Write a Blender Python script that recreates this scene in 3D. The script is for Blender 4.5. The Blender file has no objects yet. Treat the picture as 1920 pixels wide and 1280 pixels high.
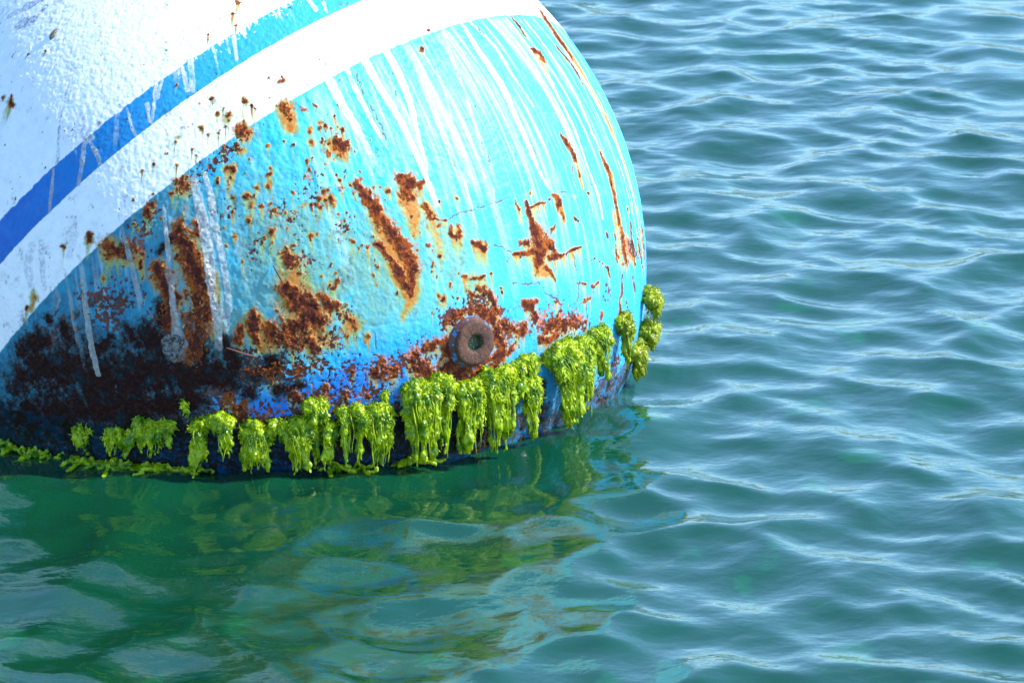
import bpy, bmesh, math, random
import numpy as np
from mathutils import Vector, noise as mnoise
random.seed(7)
C = bpy.context.scene.collection
sc = bpy.context.scene

# ------------------------------------------------------------------ camera, sky, sun, exposure
R = 0.75
S = np.array([0.0, 0.0, 0.1827])                    # centre of the round buoy above the water
CAM = np.array([0.0, -7.41215, 2.22543])
YAW, PITCH = math.radians(3.7554), math.radians(-16.51443)
cam = bpy.data.cameras.new('camera'); co = bpy.data.objects.new('camera', cam); C.objects.link(co)
cam.sensor_width = 36; cam.lens = 18 / math.tan(math.radians(7.5))
cam.clip_start = 0.1; cam.clip_end = 20000
co.location = CAM; co.rotation_euler = (math.pi/2 + PITCH, 0, -YAW)
cam.dof.use_dof = True; cam.dof.focus_distance = 7.15; cam.dof.aperture_fstop = 16
sc.camera = co

SUN_DIR = np.array([0.745, -0.01, 0.665]); SUN_DIR /= np.linalg.norm(SUN_DIR)
elev = math.asin(SUN_DIR[2]); azim = math.atan2(SUN_DIR[0], SUN_DIR[1])
sl = bpy.data.lights.new('sun', 'SUN'); so = bpy.data.objects.new('sun', sl); C.objects.link(so)
sl.energy = 3.9; sl.angle = math.radians(0.5); sl.color = (1.0, 0.955, 0.88)
so.rotation_euler = Vector(SUN_DIR).to_track_quat('Z', 'Y').to_euler(); so.location = (6, -1, 6)
w = bpy.data.worlds.new('World'); sc.world = w; w.use_nodes = True
wn = w.node_tree.nodes; wl = w.node_tree.links
sky = wn.new('ShaderNodeTexSky'); sky.sky_type = 'NISHITA'; sky.sun_disc = False
sky.sun_elevation = elev; sky.sun_rotation = azim
sky.air_density = 1.0; sky.dust_density = 0.0; sky.ozone_density = 2.0; sky.altitude = 200
tint = wn.new('ShaderNodeMix'); tint.data_type = 'RGBA'; tint.blend_type = 'MULTIPLY'; tint.inputs[0].default_value = 1.0; tint.inputs[7].default_value = (0.80, 0.99, 1.12, 1)
wl.new(sky.outputs[0], tint.inputs[6]); wl.new(tint.outputs[2], wn['Background'].inputs[0]); wn['Background'].inputs[1].default_value = 0.15
sc.view_settings.view_transform = 'Standard'; sc.view_settings.look = 'None'
sc.view_settings.exposure = 1.40; sc.view_settings.gamma = 1

# ------------------------------------------------------------------ helpers
F = np.array([math.sin(YAW)*math.cos(PITCH), math.cos(YAW)*math.cos(PITCH), math.sin(PITCH)])
RT = np.cross(F, [0, 0, 1]); RT /= np.linalg.norm(RT); UP = np.cross(RT, F)
FL = 960 / math.tan(math.radians(7.5))
PX = R / 724.0                                      # metres on the buoy per measured unit

def ray(x, y):
    d = F + RT*(x-960)/FL - UP*(y-640)/FL
    return d / np.linalg.norm(d)
def hit(x, y):                                      # unit vector of the spot on the hull
    d = ray(x, y); m = CAM - S; b = m @ d; q = b*b - (m @ m - R*R)
    p = m + (-b - math.sqrt(max(q, 0)))*d
    return p / np.linalg.norm(p)
def water(x, y, z=0.0):
    d = ray(x, y); return CAM + d*(z-CAM[2])/d[2]

def hash3(ix, iy, iz, seed):
    h = (ix*374761393 + iy*668265263 + iz*2147483647 + seed*974634777) & 0xFFFFFFFF
    h = ((h ^ (h >> 13)) * 1274126177) & 0xFFFFFFFF
    h = h ^ (h >> 16)
    return (h & 0xFFFF).astype(np.float32) / 65535.0
def vnoise(p, seed=0):                              # value noise, about -1..1
    i = np.floor(p).astype(np.int64); f = (p - i).astype(np.float32); f = f*f*(3-2*f)
    out = 0
    for dx in (0, 1):
        wx = f[:, 0] if dx else 1-f[:, 0]
        for dy in (0, 1):
            wy = f[:, 1] if dy else 1-f[:, 1]
            for dz in (0, 1):
                wz = f[:, 2] if dz else 1-f[:, 2]
                out = out + wx*wy*wz*hash3(i[:, 0]+dx, i[:, 1]+dy, i[:, 2]+dz, seed)
    return out*2-1
def fbm(p, scale, octv=4, seed=0, gain=0.55):
    a, s, t = 1.0, 0, 0
    for o in range(octv):
        s = s + a*vnoise(p*scale*(2.03**o) + 17.3*o, seed+o); t += a; a *= gain
    return s/t*1.5
def sm(x, a, b):
    t = np.clip((x-a)/(b-a), 0, 1); return t*t*(3-2*t)

def tag(o, label=None, cat=None, group=None, kind=None):
    if label: o['label'] = label
    if cat: o['category'] = cat
    if group: o['group'] = group
    if kind: o['kind'] = kind
    return o
def link(name, me, mat, parent=None):
    o = bpy.data.objects.new(name, me); C.objects.link(o)
    if mat: me.materials.append(mat)
    if parent: o.parent = parent
    return o
def grid_mesh(name, P, nu, nv, wrap_u=False):
    """P is (nv*nu,3), row major."""
    me = bpy.data.meshes.new(name)
    cu = nu if wrap_u else nu-1
    r, c = np.meshgrid(np.arange(nv-1), np.arange(cu), indexing='ij')
    a = r*nu + c; b = r*nu + (c+1) % nu; d = (r+1)*nu + c; e = (r+1)*nu + (c+1) % nu
    q = np.stack([a, b, e, d], -1).reshape(-1, 4).astype(np.int32)
    me.vertices.add(len(P)); me.vertices.foreach_set('co', P.astype(np.float32).ravel())
    me.loops.add(q.size); me.loops.foreach_set('vertex_index', q.ravel())
    me.polygons.add(len(q)); me.polygons.foreach_set('loop_start', np.arange(0, q.size, 4, dtype=np.int32))
    me.polygons.foreach_set('use_smooth', np.ones(len(q), dtype=bool))
    me.update(calc_edges=True)
    return me
def attr(me, name, v):
    a = me.attributes.new(name, 'FLOAT', 'POINT'); a.data.foreach_set('value', v.astype(np.float32))

# node helpers
class NT:
    def __init__(s, name):
        s.m = bpy.data.materials.new(name); s.m.use_nodes = True; s.t = s.m.node_tree
        s.b = s.t.nodes['Principled BSDF']; s.out = s.t.nodes['Material Output']
    def n(s, typ, **kw):
        x = s.t.nodes.new(typ)
        for k, v in kw.items(): setattr(x, k, v)
        return x
    def l(s, a, b): s.t.links.new(a, b)
    def put(s, v, sock):
        if hasattr(v, 'links') or isinstance(v, bpy.types.NodeSocket): s.l(v, sock)
        else: sock.default_value = v
    def attr(s, name): return s.n('ShaderNodeAttribute', attribute_name=name).outputs['Fac']
    def noise(s, scale, detail=4, rough=0.55, vec=None, dist=0):
        x = s.n('ShaderNodeTexNoise'); x.inputs['Scale'].default_value = scale; x.inputs['Detail'].default_value = detail
        x.inputs['Roughness'].default_value = rough; x.inputs['Distortion'].default_value = dist
        if vec is None: vec = s.n('ShaderNodeTexCoord').outputs['Object']
        s.l(vec, x.inputs['Vector']); return x.outputs['Fac']
    def math(s, op, a, b=0.0, clamp=False):
        x = s.n('ShaderNodeMath', operation=op, use_clamp=clamp); s.put(a, x.inputs[0]); s.put(b, x.inputs[1]); return x.outputs[0]
    def ramp(s, v, a, b, c=0.0, d=1.0):
        x = s.n('ShaderNodeMapRange', interpolation_type='SMOOTHSTEP'); s.put(v, x.inputs[0])
        for i, q in enumerate((a, b, c, d)): x.inputs[i+1].default_value = q
        return x.outputs[0]
    def mix(s, f, a, b, blend='MIX'):
        x = s.n('ShaderNodeMix', data_type='RGBA', blend_type=blend); s.put(f, x.inputs[0])
        for v, k in ((a, 6), (b, 7)):
            if isinstance(v, tuple): v = (*v, 1.0) if len(v) == 3 else v
            s.put(v, x.inputs[k])
        return x.outputs[2]
    def bump(s, h, strength, dist, normal=None):
        x = s.n('ShaderNodeBump'); x.inputs['Strength'].default_value = strength; x.inputs['Distance'].default_value = dist
        s.l(h, x.inputs['Height'])
        if normal: s.l(normal, x.inputs['Normal'])
        return x.outputs[0]

# ------------------------------------------------------------------ water
def make_water():
    def axis(lo, hi, step, far):
        core = list(np.arange(lo, hi, step)); g = step; x = hi; out = []
        while x < far: out.append(x); g *= 1.12; x += g
        g = step; x = lo-step; neg = []
        while x > -far: neg.append(x); g *= 1.12; x -= g
        return np.array(neg[::-1] + core + out)
    xs = axis(-1.15, 1.75, 0.0042, 9000); ys = axis(-2.6, 3.6, 0.0078, 9000)
    X, Y = np.meshgrid(xs, ys); x = X.ravel().astype(np.float32); y = Y.ravel().astype(np.float32)
    dx = np.maximum(np.gradient(xs)[None, :], np.gradient(ys)[:, None]).ravel().astype(np.float32)
    rng = np.random.RandomState(11)
    Z = np.zeros_like(x); GX = np.zeros_like(x); GY = np.zeros_like(x)
    # waves are lower close to the buoy, which shelters the water beside it
    calm = 1 + 0.10*np.exp(-((x+0.25)/0.85)**2 - ((y+0.8)/0.9)**2)
    n = 110
    for i in range(n):
        lam = 0.065*(1.2/0.065)**(((i+0.5)/n)**1.05)
        k = 2*math.pi/lam
        th = rng.normal(-math.pi/2 + 0.30, 1.15)
        s = 0.0285*math.exp(-(math.log(lam/0.22)/0.85)**2) + 0.0036
        kx, ky = k*math.cos(th), k*math.sin(th); ph = rng.rand()*6.283
        a = s/k*np.exp(-(dx*k/3.0)**2)
        A = kx*x + ky*y + ph
        # slow modulation so that the waves come in groups
        mod = 0.70 + 0.62*np.sin(0.23*ky*x - 0.23*kx*y + rng.rand()*6.28)
        c, sn = np.cos(A)*a*mod, np.sin(A)*a*mod
        Z += c; GX -= kx/k*sn; GY -= ky/k*sn
    # fine ripples riding in patches
    pts = np.stack([x*1.6, y*1.6, 0*x], -1)
    near = dx < 0.03
    patch = np.zeros_like(x); patch[near] = sm(fbm(pts[near], 2.6, 3, 5), 0.0, 0.9)
    rip = np.zeros_like(x)
    for i in range(26):
        lam = 0.022 + 0.045*rng.rand(); k = 2*math.pi/lam; th = rng.normal(-math.pi/2+0.35, 0.9)
        rip += 0.020/k*np.exp(-(dx*k/3.2)**2)*np.cos(k*math.cos(th)*(x+GX*1.5)+k*math.sin(th)*(y+GY*1.5)+rng.rand()*6.28)*(0.6+0.6*np.sin(3*x+2*y*rng.rand()+rng.rand()*6))
    # rings where the hull breaks the surface
    rr = np.sqrt(x*x+y*y) - 0.727
    ring = 0.0004*np.exp(-np.clip(rr, 0, None)/0.13)*np.sin(rr*2*math.pi/0.024 + 2.5*np.sin(3*np.arctan2(y, x)))*(rr > 0)
    Z = Z*calm + rip*(0.42+0.45*patch) + ring*near
    P = np.stack([x+GX*calm*1.25, y+GY*calm*1.25, Z], -1)
    me = grid_mesh('sea_water', P, len(xs), len(ys))
    T = NT('sea_water')
    big = T.noise(0.8, 3, 0.5)
    tc = T.n('ShaderNodeTexCoord').outputs['Object']
    mp = T.n('ShaderNodeMapping'); T.l(tc, mp.inputs[0]); mp.inputs['Scale'].default_value = (1, 1.3, 1); mp.inputs['Rotation'].default_value = (0, 0, 0.25)
    h = T.noise(46, 4, 0.5, mp.outputs[0], 0.3)
    nrm = T.bump(h, 0.15, 0.006)
    dif = T.n('ShaderNodeBsdfDiffuse'); T.l(T.mix(T.ramp(big, 0.35, 0.7), (0.0042, 0.098, 0.038), (0.0052, 0.116, 0.050)), dif.inputs[0])
    tra = T.n('ShaderNodeBsdfTransparent'); tra.inputs[0].default_value = (0.50, 0.86, 0.66, 1)
    body = T.n('ShaderNodeMixShader'); body.inputs[0].default_value = 0.62; T.l(dif.outputs[0], body.inputs[1]); T.l(tra.outputs[0], body.inputs[2])
    glo = T.n('ShaderNodeBsdfGlossy'); glo.inputs['Roughness'].default_value = 0.035; glo.inputs[0].default_value = (1, 1, 1, 1); T.l(nrm, glo.inputs['Normal'])
    fr = T.n('ShaderNodeFresnel'); fr.inputs[0].default_value = 1.60; T.l(nrm, fr.inputs['Normal'])
    mx = T.n('ShaderNodeMixShader'); T.l(fr.outputs[0], mx.inputs[0]); T.l(body.outputs[0], mx.inputs[1]); T.l(glo.outputs[0], mx.inputs[2]); T.l(mx.outputs[0], T.out.inputs[0])
    # the murk that ends the view a hand's breadth down
    xs2 = np.array([-9000, -900, -60, -6, 6, 60, 900, 9000.0]); X2, Y2 = np.meshgrid(xs2, xs2)
    me2 = grid_mesh('sea_depths', np.stack([X2.ravel(), Y2.ravel(), np.full(X2.size, -0.26)], -1), 8, 8)
    T2 = NT('murky_green_depths'); T2.l(T2.mix(T2.noise(1.1, 3, 0.5), (0.0052, 0.140, 0.048), (0.007, 0.162, 0.066)), T2.b.inputs['Base Color']); T2.b.inputs['Roughness'].default_value = 1.0; T2.b.inputs['Specular IOR Level'].default_value = 0.0
    tag(link('sea_depths', me2, T2.m), 'murky green water below the surface', kind='structure')
    return tag(link('sea_water', me, T.m), 'wind-rippled blue green sea water around the buoy', kind='structure')
make_water()

# low shore added unseen, far beyond the top of the picture; it only shows as broken reflections on the wave crests
def make_unseen_shore():
    n, m = 240, 26
    az = np.linspace(-1.5, 1.5, n); t = np.linspace(0, 1, m)
    A, Tt = np.meshgrid(az, t); a = A.ravel(); tt = Tt.ravel()
    base = np.stack([a*6, tt*1.5, 0*a], -1)
    hgt = (44 + 24*fbm(base*np.array([1, 0, 0]), 1.0, 4, 77))
    d = 480 + 260*tt + 14*fbm(base, 3.0, 3, 78)
    z = hgt*np.sin(tt*math.pi*0.5)**0.6 + 4.5*fbm(base, 9.0, 3, 79)*tt - 0.6
    P = np.stack([d*np.sin(a), d*np.cos(a), z], -1)
    me = grid_mesh('unseen_hills', P, n, m)
    T = NT('unseen_scrub_and_rock'); nf = T.noise(0.06, 5, 0.65)
    T.l(T.mix(T.ramp(nf, 0.52, 0.58), (0.05, 0.075, 0.055), (0.36, 0.31, 0.23)), T.b.inputs['Base Color']); T.b.inputs['Roughness'].default_value = 0.95
    return tag(link('unseen_hills', me, T.m), 'low scrubby shore added out of view for reflections on the waves', kind='structure')
make_unseen_shore()

# ------------------------------------------------------------------ hull of the buoy with its paint, rust and droppings
AX = np.array([-0.5598, 0.5025, 0.6588]); AX /= np.linalg.norm(AX)       # axis the paint bands run round
POLE = np.array([-0.1886, 0.1212, 0.9746]); POLE /= np.linalg.norm(POLE)  # axis the streaks ran down from
E1 = np.cross(POLE, [0, 1, 0]); E1 /= np.linalg.norm(E1); E2 = np.cross(POLE, E1)

# (kind) lists of x, y, radius chains, measured along the hull
RUST = [
 # long diagonal scars and patches in the middle
 [(672,340,10),(688,368,12),(712,410,13),(738,440,14),(762,470,17),(776,498,13),(772,530,7),(770,552,5)],
 [(705,455,8),(730,482,7),(750,508,12),(764,540,8)],
 [(752,335,12),(768,342,16),(762,364,15)], [(786,345,8),(795,338,4)], [(798,390,9),(806,408,8)],
 [(845,425,5),(848,440,4),(858,444,5),(864,430,5),(858,420,4)], [(884,452,4),(900,458,6),(909,462,8),(908,474,3)],
 [(806,412,3),(840,413,3)],
 [(986,378,5),(990,400,7),(1000,425,10),(1010,450,21),(1016,470,20),(1010,492,13)],
 [(1000,470,9),(980,474,4),(962,477,3)], [(1030,482,7),(1060,474,3),(1092,463,2.5)], [(1035,432,6),(1042,424,4)],
 [(1030,455,10),(1038,470,7)], [(1008,500,6),(1004,515,3)], [(1025,498,6),(1036,512,4),(1042,528,2)], [(975,455,5),(990,452,6)],
 [(994,386,3),(1012,381,3),(1032,374,3)], [(1038,366,4),(1046,374,8),(1048,388,5),(1056,408,3)], [(966,376,4),(971,392,4)],
 [(1076,410,3),(1084,416,3)], [(1072,308,2),(1078,420,0.5)],
 [(1054,256,5),(1062,268,9),(1074,288,9),(1080,306,6),(1086,330,4)],
 [(1127,288,6),(1138,315,10),(1147,345,8),(1154,380,6),(1160,420,6)],
 [(1166,436,9),(1170,470,9),(1176,500,4)], [(1182,420,5),(1186,460,7),(1190,496,4)], [(1152,440,5),(1156,478,5)], [(1202,420,4),(1206,455,5),(1208,500,3)], [(1194,440,5),(1199,470,6),(1204,500,4)], [(1135,432,3),(1142,455,3)], [(1150,470,4),(1158,490,4)],
 [(996,92,6),(1010,100,11),(1018,112,7)], [(960,34,4),(970,48,5),(982,66,3)], [(1016,30,7),(1032,50,12),(1046,72,13),(1060,92,10),(1072,112,7)], [(1046,92,5),(1076,128,5),(1096,165,3)],
 [(1002,10,3),(1020,36,5)],
 [(804,58,4)], [(787,92,5)], [(1066,112,3),(1082,140,4)],
 # big crusted patch and the blobs over it
 [(540,478,15),(548,490,11)], [(528,538,13),(548,548,18),(556,570,27),(582,580,20),(566,606,24),(540,615,18)],
 [(600,556,9),(618,574,13),(640,570,6)], [(628,540,5),(632,528,4)], [(586,598,20),(612,600,10)], [(474,588,9),(478,612,13),(482,636,12)], [(450,618,12),(446,640,10)],
 [(510,612,14),(520,640,14),(556,640,16),(590,638,9),(588,660,10)], [(652,596,6),(664,604,6),(668,618,4)], [(640,622,5)], [(505,622,12)],
 # column under the left drips
 [(338,424,15),(346,450,20),(360,490,20),(372,530,24),(374,575,24),(372,620,22),(360,660,22)],
 [(296,500,14),(306,525,20),(322,560,18),(316,600,18)], [(204,462,16),(222,470,12),(200,478,10)], [(240,452,7),(262,478,7),(266,500,4)], [(370,420,9),(372,440,7)],
 [(390,560,14),(388,600,14)],
 # along the paint edge
 [(340,345,13),(352,352,8)], [(283,386,10),(276,400,8)], [(320,360,5)], [(300,405,5)], [(455,246,13),(466,250,7)], [(447,279,7)], [(420,276,4)], [(536,198,13),(542,215,9),(546,228,4)],
 [(572,205,6)], [(592,200,3)], [(428,216,4)], [(424,240,3)], [(412,244,3)], [(430,228,3)],
 # small spots on the white paint
 [(350,300,4)], [(312,290,3)], [(165,440,7),(168,452,6)], [(117,462,5)], [(64,548,4),(68,562,5)], [(20,180,3),(24,196,8)], [(6,184,6)], [(527,150,6)], [(522,136,1.5),(526,146,1.5)],
 [(444,6,6)], [(436,30,4)], [(450,14,3)], [(505,148,2)], [(416,206,2)], [(505,180,2)], [(583,136,2)], [(388,68,2)], [(442,52,3)], [(361,282,3)], [(369,292,2)], [(146,466,2)], [(150,508,2)], [(50,575,4)], [(290,366,3)], [(290,310,3)],
 # above and around the middle
 [(634,270,13),(646,280,9),(652,266,6)], [(608,266,7)], [(618,290,6)], [(600,370,6)], [(598,384,4)], [(600,240,4)], [(510,432,7),(508,440,5)], [(507,384,4)], [(490,390,5)], [(466,300,4)], [(580,320,4)],
 [(578,336,3)], [(650,400,4)], [(555,395,3)], [(540,430,4)], [(548,360,3)], [(690,460,4)], [(700,440,3)], [(826,482,4)], [(804,460,5)], [(660,452,4)], [(502,330,3)], [(654,430,3)], [(528,440,3)], [(566,515,4)], [(480,455,3)],
 # paint lost round the fitting and to its right
 [(900,540,7),(912,552,9),(926,566,9),(932,582,9)], [(890,560,8),(880,548,4)], [(905,590,16),(925,602,14)], [(860,590,8),(870,600,10)], [(838,600,6)], [(930,625,22),(940,645,16)], [(945,612,12),(968,620,9)], [(865,520,3),(880,524,4),(905,520,4)],
 [(855,700,22),(890,702,18),(830,690,14)], [(848,655,14),(842,670,12)], [(828,640,8),(806,648,14)], [(776,668,14),(790,690,18),(812,705,14)], [(716,682,16),(708,700,14),(730,696,14)], [(920,680,14),(900,690,12),(935,668,8)],
 [(985,568,8),(996,572,12),(1006,566,6)], [(1000,590,10),(1004,600,9)], [(982,612,12),(978,628,8)], [(1030,612,16),(1052,606,14),(1076,606,12)], [(1014,634,8),(1040,630,9)], [(960,650,7),(952,660,8)], [(836,640,14),(846,676,16),(880,700,18),(922,694,16),(942,660,14)], [(850,592,10),(880,580,10),(915,586,12)], [(1100,606,8),(1078,596,7)], [(940,590,5)],
 [(1046,592,7),(1052,580,4)], [(1140,505,4),(1144,520,3)], [(1166,516,3),(1166,545,5),(1160,570,4),(1162,592,5)], [(1172,560,3),(1176,580,3)], [(1128,588,5),(1126,600,4)], [(1094,564,5),(1108,560,3)], [(1110,540,3),(1122,530,3)],
 [(1085,572,2),(1098,567,3)], [(1038,560,2),(1050,568,3)], [(1110,480,1),(1126,492,1.5),(1142,510,2),(1147,558,1)], [(1080,530,1),(1100,534,2),(1118,535,1)], [(1186,520,3),(1190,545,3)],
 # lower blue band
 [(550,738,13),(560,752,9)], [(450,764,13),(452,780,10)], [(500,700,16),(520,690,12)], [(470,700,14)], [(560,690,10)], [(648,742,8)], [(690,740,8)], [(612,728,9)], [(430,745,14)], [(590,745,6)], [(660,700,6)],
]
DARK = [   # nearly black: fouled lower left, plus shade painted between the weed clumps
 [(30,720,34),(70,690,42),(110,700,60),(190,710,60),(270,700,56),(330,700,50),(390,705,36),(430,716,22)],
 [(20,780,42),(120,770,55),(230,765,48),(310,765,34),(370,748,24)], [(80,640,24),(40,660,18)], [(118,610,12),(130,640,20)], [(250,640,22),(240,610,9)], [(280,620,24),(300,650,34)], [(205,630,10),(186,660,18)], [(340,640,26),(380,660,24)],
 [(300,570,12),(310,600,18)], [(140,590,8)], [(92,600,9)], [(230,470,12)], [(470,736,16)], [(340,800,20)], [(420,800,14)], [(480,700,24),(520,680,14)], [(520,735,12),(560,720,10)], [(420,640,14),(440,680,20)], [(330,440,6),(300,470,8)], [(1012,728,15),(1006,770,22),(1000,800,24)], [(1085,740,14),(1070,790,16)], [(950,780,18)], [(960,810,20),(850,830,24)], [(745,790,22)], [(840,770,20)],
]
STAIN = [  # orange to yellow bleeding under the rust, radius then strength
 [(700,400,22,.8),(735,470,22,.9),(765,520,26,1),(772,560,16,.8),(755,600,8,.4)], [(762,372,24,1),(772,410,18,.9),(782,440,12,.6)], [(800,390,18,.7),(826,450,18,.5),(830,480,14,.4)],
 [(735,500,16,.8),(770,560,14,.9)], [(858,436,15,.7),(860,465,8,.4)], [(906,462,13,.7),(908,485,8,.5)], [(1010,470,30,.7),(1008,505,22,.8),(1036,515,10,.6)], [(1048,385,11,.8),(1058,415,7,.8)], [(970,388,10,.8),(974,415,6,.6)],
 [(1072,285,12,.9),(1084,320,9,1),(1092,352,6,.9)], [(1145,330,15,.9),(1156,390,11,1),(1164,430,12,.8)], [(1175,460,26,.8),(1190,490,16,.7)], [(1010,104,16,.5),(1022,130,10,.5),(1040,160,6,.4)], [(1030,46,24,.7),(1070,104,22,1),(1104,160,18,1),(1136,220,14,.9),(1160,280,12,.8),(1184,350,9,.7),(1198,420,9,.8)], [(1200,430,12,1),(1206,480,9,.9)], [(1150,400,12,.7),(1166,500,14,.6)],
 [(1120,170,4,.9),(1150,240,4,.9),(1170,310,4,.7),(1186,390,4,.6)], [(535,205,22,.9),(545,240,14,.8)], [(456,250,20,.8)], [(450,282,14,.7)], [(342,350,20,.9)], [(428,222,18,.45)], [(634,276,24,.9),(650,300,12,.5)], [(545,490,30,.7),(560,560,44,.6),(580,620,40,.7),(620,640,24,.6)],
 [(478,610,26,.8),(490,650,20,.8)], [(348,460,30,.7),(385,520,26,.8),(396,620,22,.6)], [(210,470,28,.7),(262,490,12,.9),(270,520,8,.6)], [(166,448,14,.6)], [(66,556,13,.7),(56,580,8,.5)], [(20,190,14,.4)], [(660,610,24,.7)], [(640,590,22,.5)],
 [(510,440,16,.6)], [(600,376,12,.5)], [(885,520,22,.35),(905,560,30,.4)], [(1162,470,16,.7)], [(1196,470,10,.8)], [(410,620,16,.5)], [(787,94,9,.5)],
]
SPECK = [  # zones peppered with small chips
 [(840,600,40,1),(900,560,34,.9),(940,600,34,1),(960,640,26,.9)], [(790,660,50,1),(740,690,44,1),(690,690,34,.9)], [(850,690,44,1),(910,680,30,.9)], [(1010,600,44,.95),(1070,600,40,.95),(1100,620,24,.8)], [(560,700,60,1),(500,700,50,1.1),(430,720,60,1.3),(370,760,50,1.3)], [(470,690,60,1.2),(540,700,60,1.1),(600,680,40,.9)], [(240,560,50,1.0),(160,560,40,.9)],
 [(620,740,60,1),(700,740,46,.95),(560,750,50,.95)], [(660,690,40,.9)], [(640,600,40,.85),(660,570,26,.7)], [(1176,460,30,1),(1196,480,22,1)], [(620,260,30,.5)], [(540,400,60,.45),(600,330,60,.45)], [(560,480,60,.7)], [(480,470,40,.62)], [(420,400,40,.6)], [(660,430,44,.62)],
 [(380,600,60,1.1),(330,640,50,1.2),(290,600,40,1)], [(240,470,50,.85),(290,400,36,.85)], [(120,620,60,1.0),(60,660,50,1.1)], [(200,600,60,.95)], [(1150,700,70,1.1),(1100,760,70,1.2),(1180,680,40,1)], [(1140,540,40,.62)], [(1050,570,40,.6)], [(460,260,26,.7),(350,350,30,.85)], [(540,210,30,.7)],
 [(300,780,80,1.2),(600,800,90,1.15),(900,790,100,1.15)], [(620,640,40,.8)], [(540,640,60,1)],
]
GUANO = [  # white and grey drips: x, y, half width, strength
 [(612,142,9,1),(640,195,9,1),(668,240,8,.9),(700,300,6,.6),(720,340,4,.3)], [(648,124,5,.9),(668,170,6,.9),(700,235,5,.7),(745,310,3,.4)], [(682,112,8,1),(712,165,8,1),(750,225,7,1),(785,300,6,1),(806,350,6,1),(818,384,6,.8)],
 [(722,92,9,1),(748,140,9,1),(768,190,7,.9),(785,260,5,.7),(800,320,4,.6)], [(865,44,4,.9),(900,100,8,1),(940,160,9,1),(965,215,8,.9),(990,270,7,.9),(1010,320,5,.6),(1028,352,5,.6)], [(880,40,4,.8),(930,90,5,.9),(960,140,4,.6),(1000,200,4,.6)],
 [(915,36,4,.8),(975,100,5,.8),(1020,165,4,.8),(1055,230,4,.6)], [(950,36,4,.8),(1004,110,4,1),(1040,170,5,1),(1076,240,5,.9),(1100,310,4,.9),(1122,370,5,.9),(1130,410,4,.9)], [(985,40,4,.8),(1050,130,5,.8),(1085,190,5,.9),(1110,250,5,.8),(1130,290,4,.6)],
 [(1060,100,3,.8),(1110,180,4,.9),(1150,260,4,.9),(1176,330,3,.8),(1192,400,3,.7)], [(1030,60,2,.8),(1090,140,3,.8),(1130,210,3,.8)], [(1158,300,3,.7),(1186,400,3,.8),(1196,450,3,.6)], [(828,50,5,.5),(850,120,5,.6),(880,200,4,.5),(905,290,4,.5)], [(790,70,3,.5),(830,160,4,.5),(850,240,3,.4)],
 [(870,340,3,.7),(885,390,4,.6),(895,430,3,.4)], [(925,355,2,.9),(927,378,2,.6)], [(610,300,4,.5),(640,360,4,.5)], [(700,300,16,.35),(735,345,12,.35)], [(860,300,10,.3),(880,350,10,.3)],
 [(148,480,4,.6),(154,520,5,.85),(160,570,6,.9),(168,630,6,.9),(176,670,6,.9),(185,702,5,1)], [(122,505,3,.5),(132,560,5,.7),(140,610,5,.6),(152,660,4,.45),(158,690,3,.35)], [(104,540,4,.6),(112,560,4,.6),(106,580,3,.4)], [(228,424,3,.5),(240,470,6,.9),(252,520,6,.8),(262,560,6,.75),(260,580,3,.5)],
 [(306,386,3,.7),(311,430,4,.9),(316,480,5,.9),(316,500,5,.6),(314,512,6,.7),(322,524,11,.55),(330,512,4,.4),(322,532,5,1),(324,570,6,.8),(330,610,8,.7),(336,645,18,.55),(332,660,20,.4)], [(362,334,5,.8),(374,390,10,.95),(386,440,11,1),(392,490,10,.95),(398,550,8,.9),(408,600,9,.9),(410,650,8,.6)], [(384,326,5,.8),(396,370,7,.9),(402,420,8,.9),(416,480,7,.9),(426,540,6,.9),(430,580,6,.9),(424,620,5,.7)],
 [(414,566,3,.9),(420,600,4,.9),(428,626,3,.6)], [(346,380,6,.4),(352,420,7,.4)], [(278,420,3,.6),(284,460,3,.4)],
 # over the blue stripe and down the white
 [(172,258,6,.9),(158,270,5,.9),(154,310,5,.9),(148,345,5,.8)], [(166,262,3,.9),(180,285,5,.9),(188,308,4,.7)], [(142,282,3,.7),(146,305,2,.5)], [(101,318,3,.9),(98,350,4,.9),(93,398,4,.8)], [(294,148,4,.9),(290,190,4,.9),(284,232,3,.8)], [(276,196,5,.8),(280,230,3,.7)], [(304,150,3,.7),(296,185,3,.6)],
 [(342,128,4,.9),(352,170,5,.8)], [(356,112,6,.9),(360,150,6,.7),(362,172,4,.6)], [(220,212,6,.5),(218,250,5,.5),(214,280,4,.4)], [(238,205,3,.7),(246,235,3,.8),(254,256,3,.6)], [(398,86,3,.8),(408,125,3,.7)], [(438,70,4,.9),(444,112,4,.8)], [(424,74,3,.7),(430,100,3,.6)], [(330,132,8,.5),(330,160,5,.3)],
 [(578,0,5,.9),(592,20,5,.8)], [(520,22,3,.7),(530,40,3,.5)], [(606,6,4,.7),(612,24,3,.6)], [(544,20,3,.5),(556,52,2,.5)],
]
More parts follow.
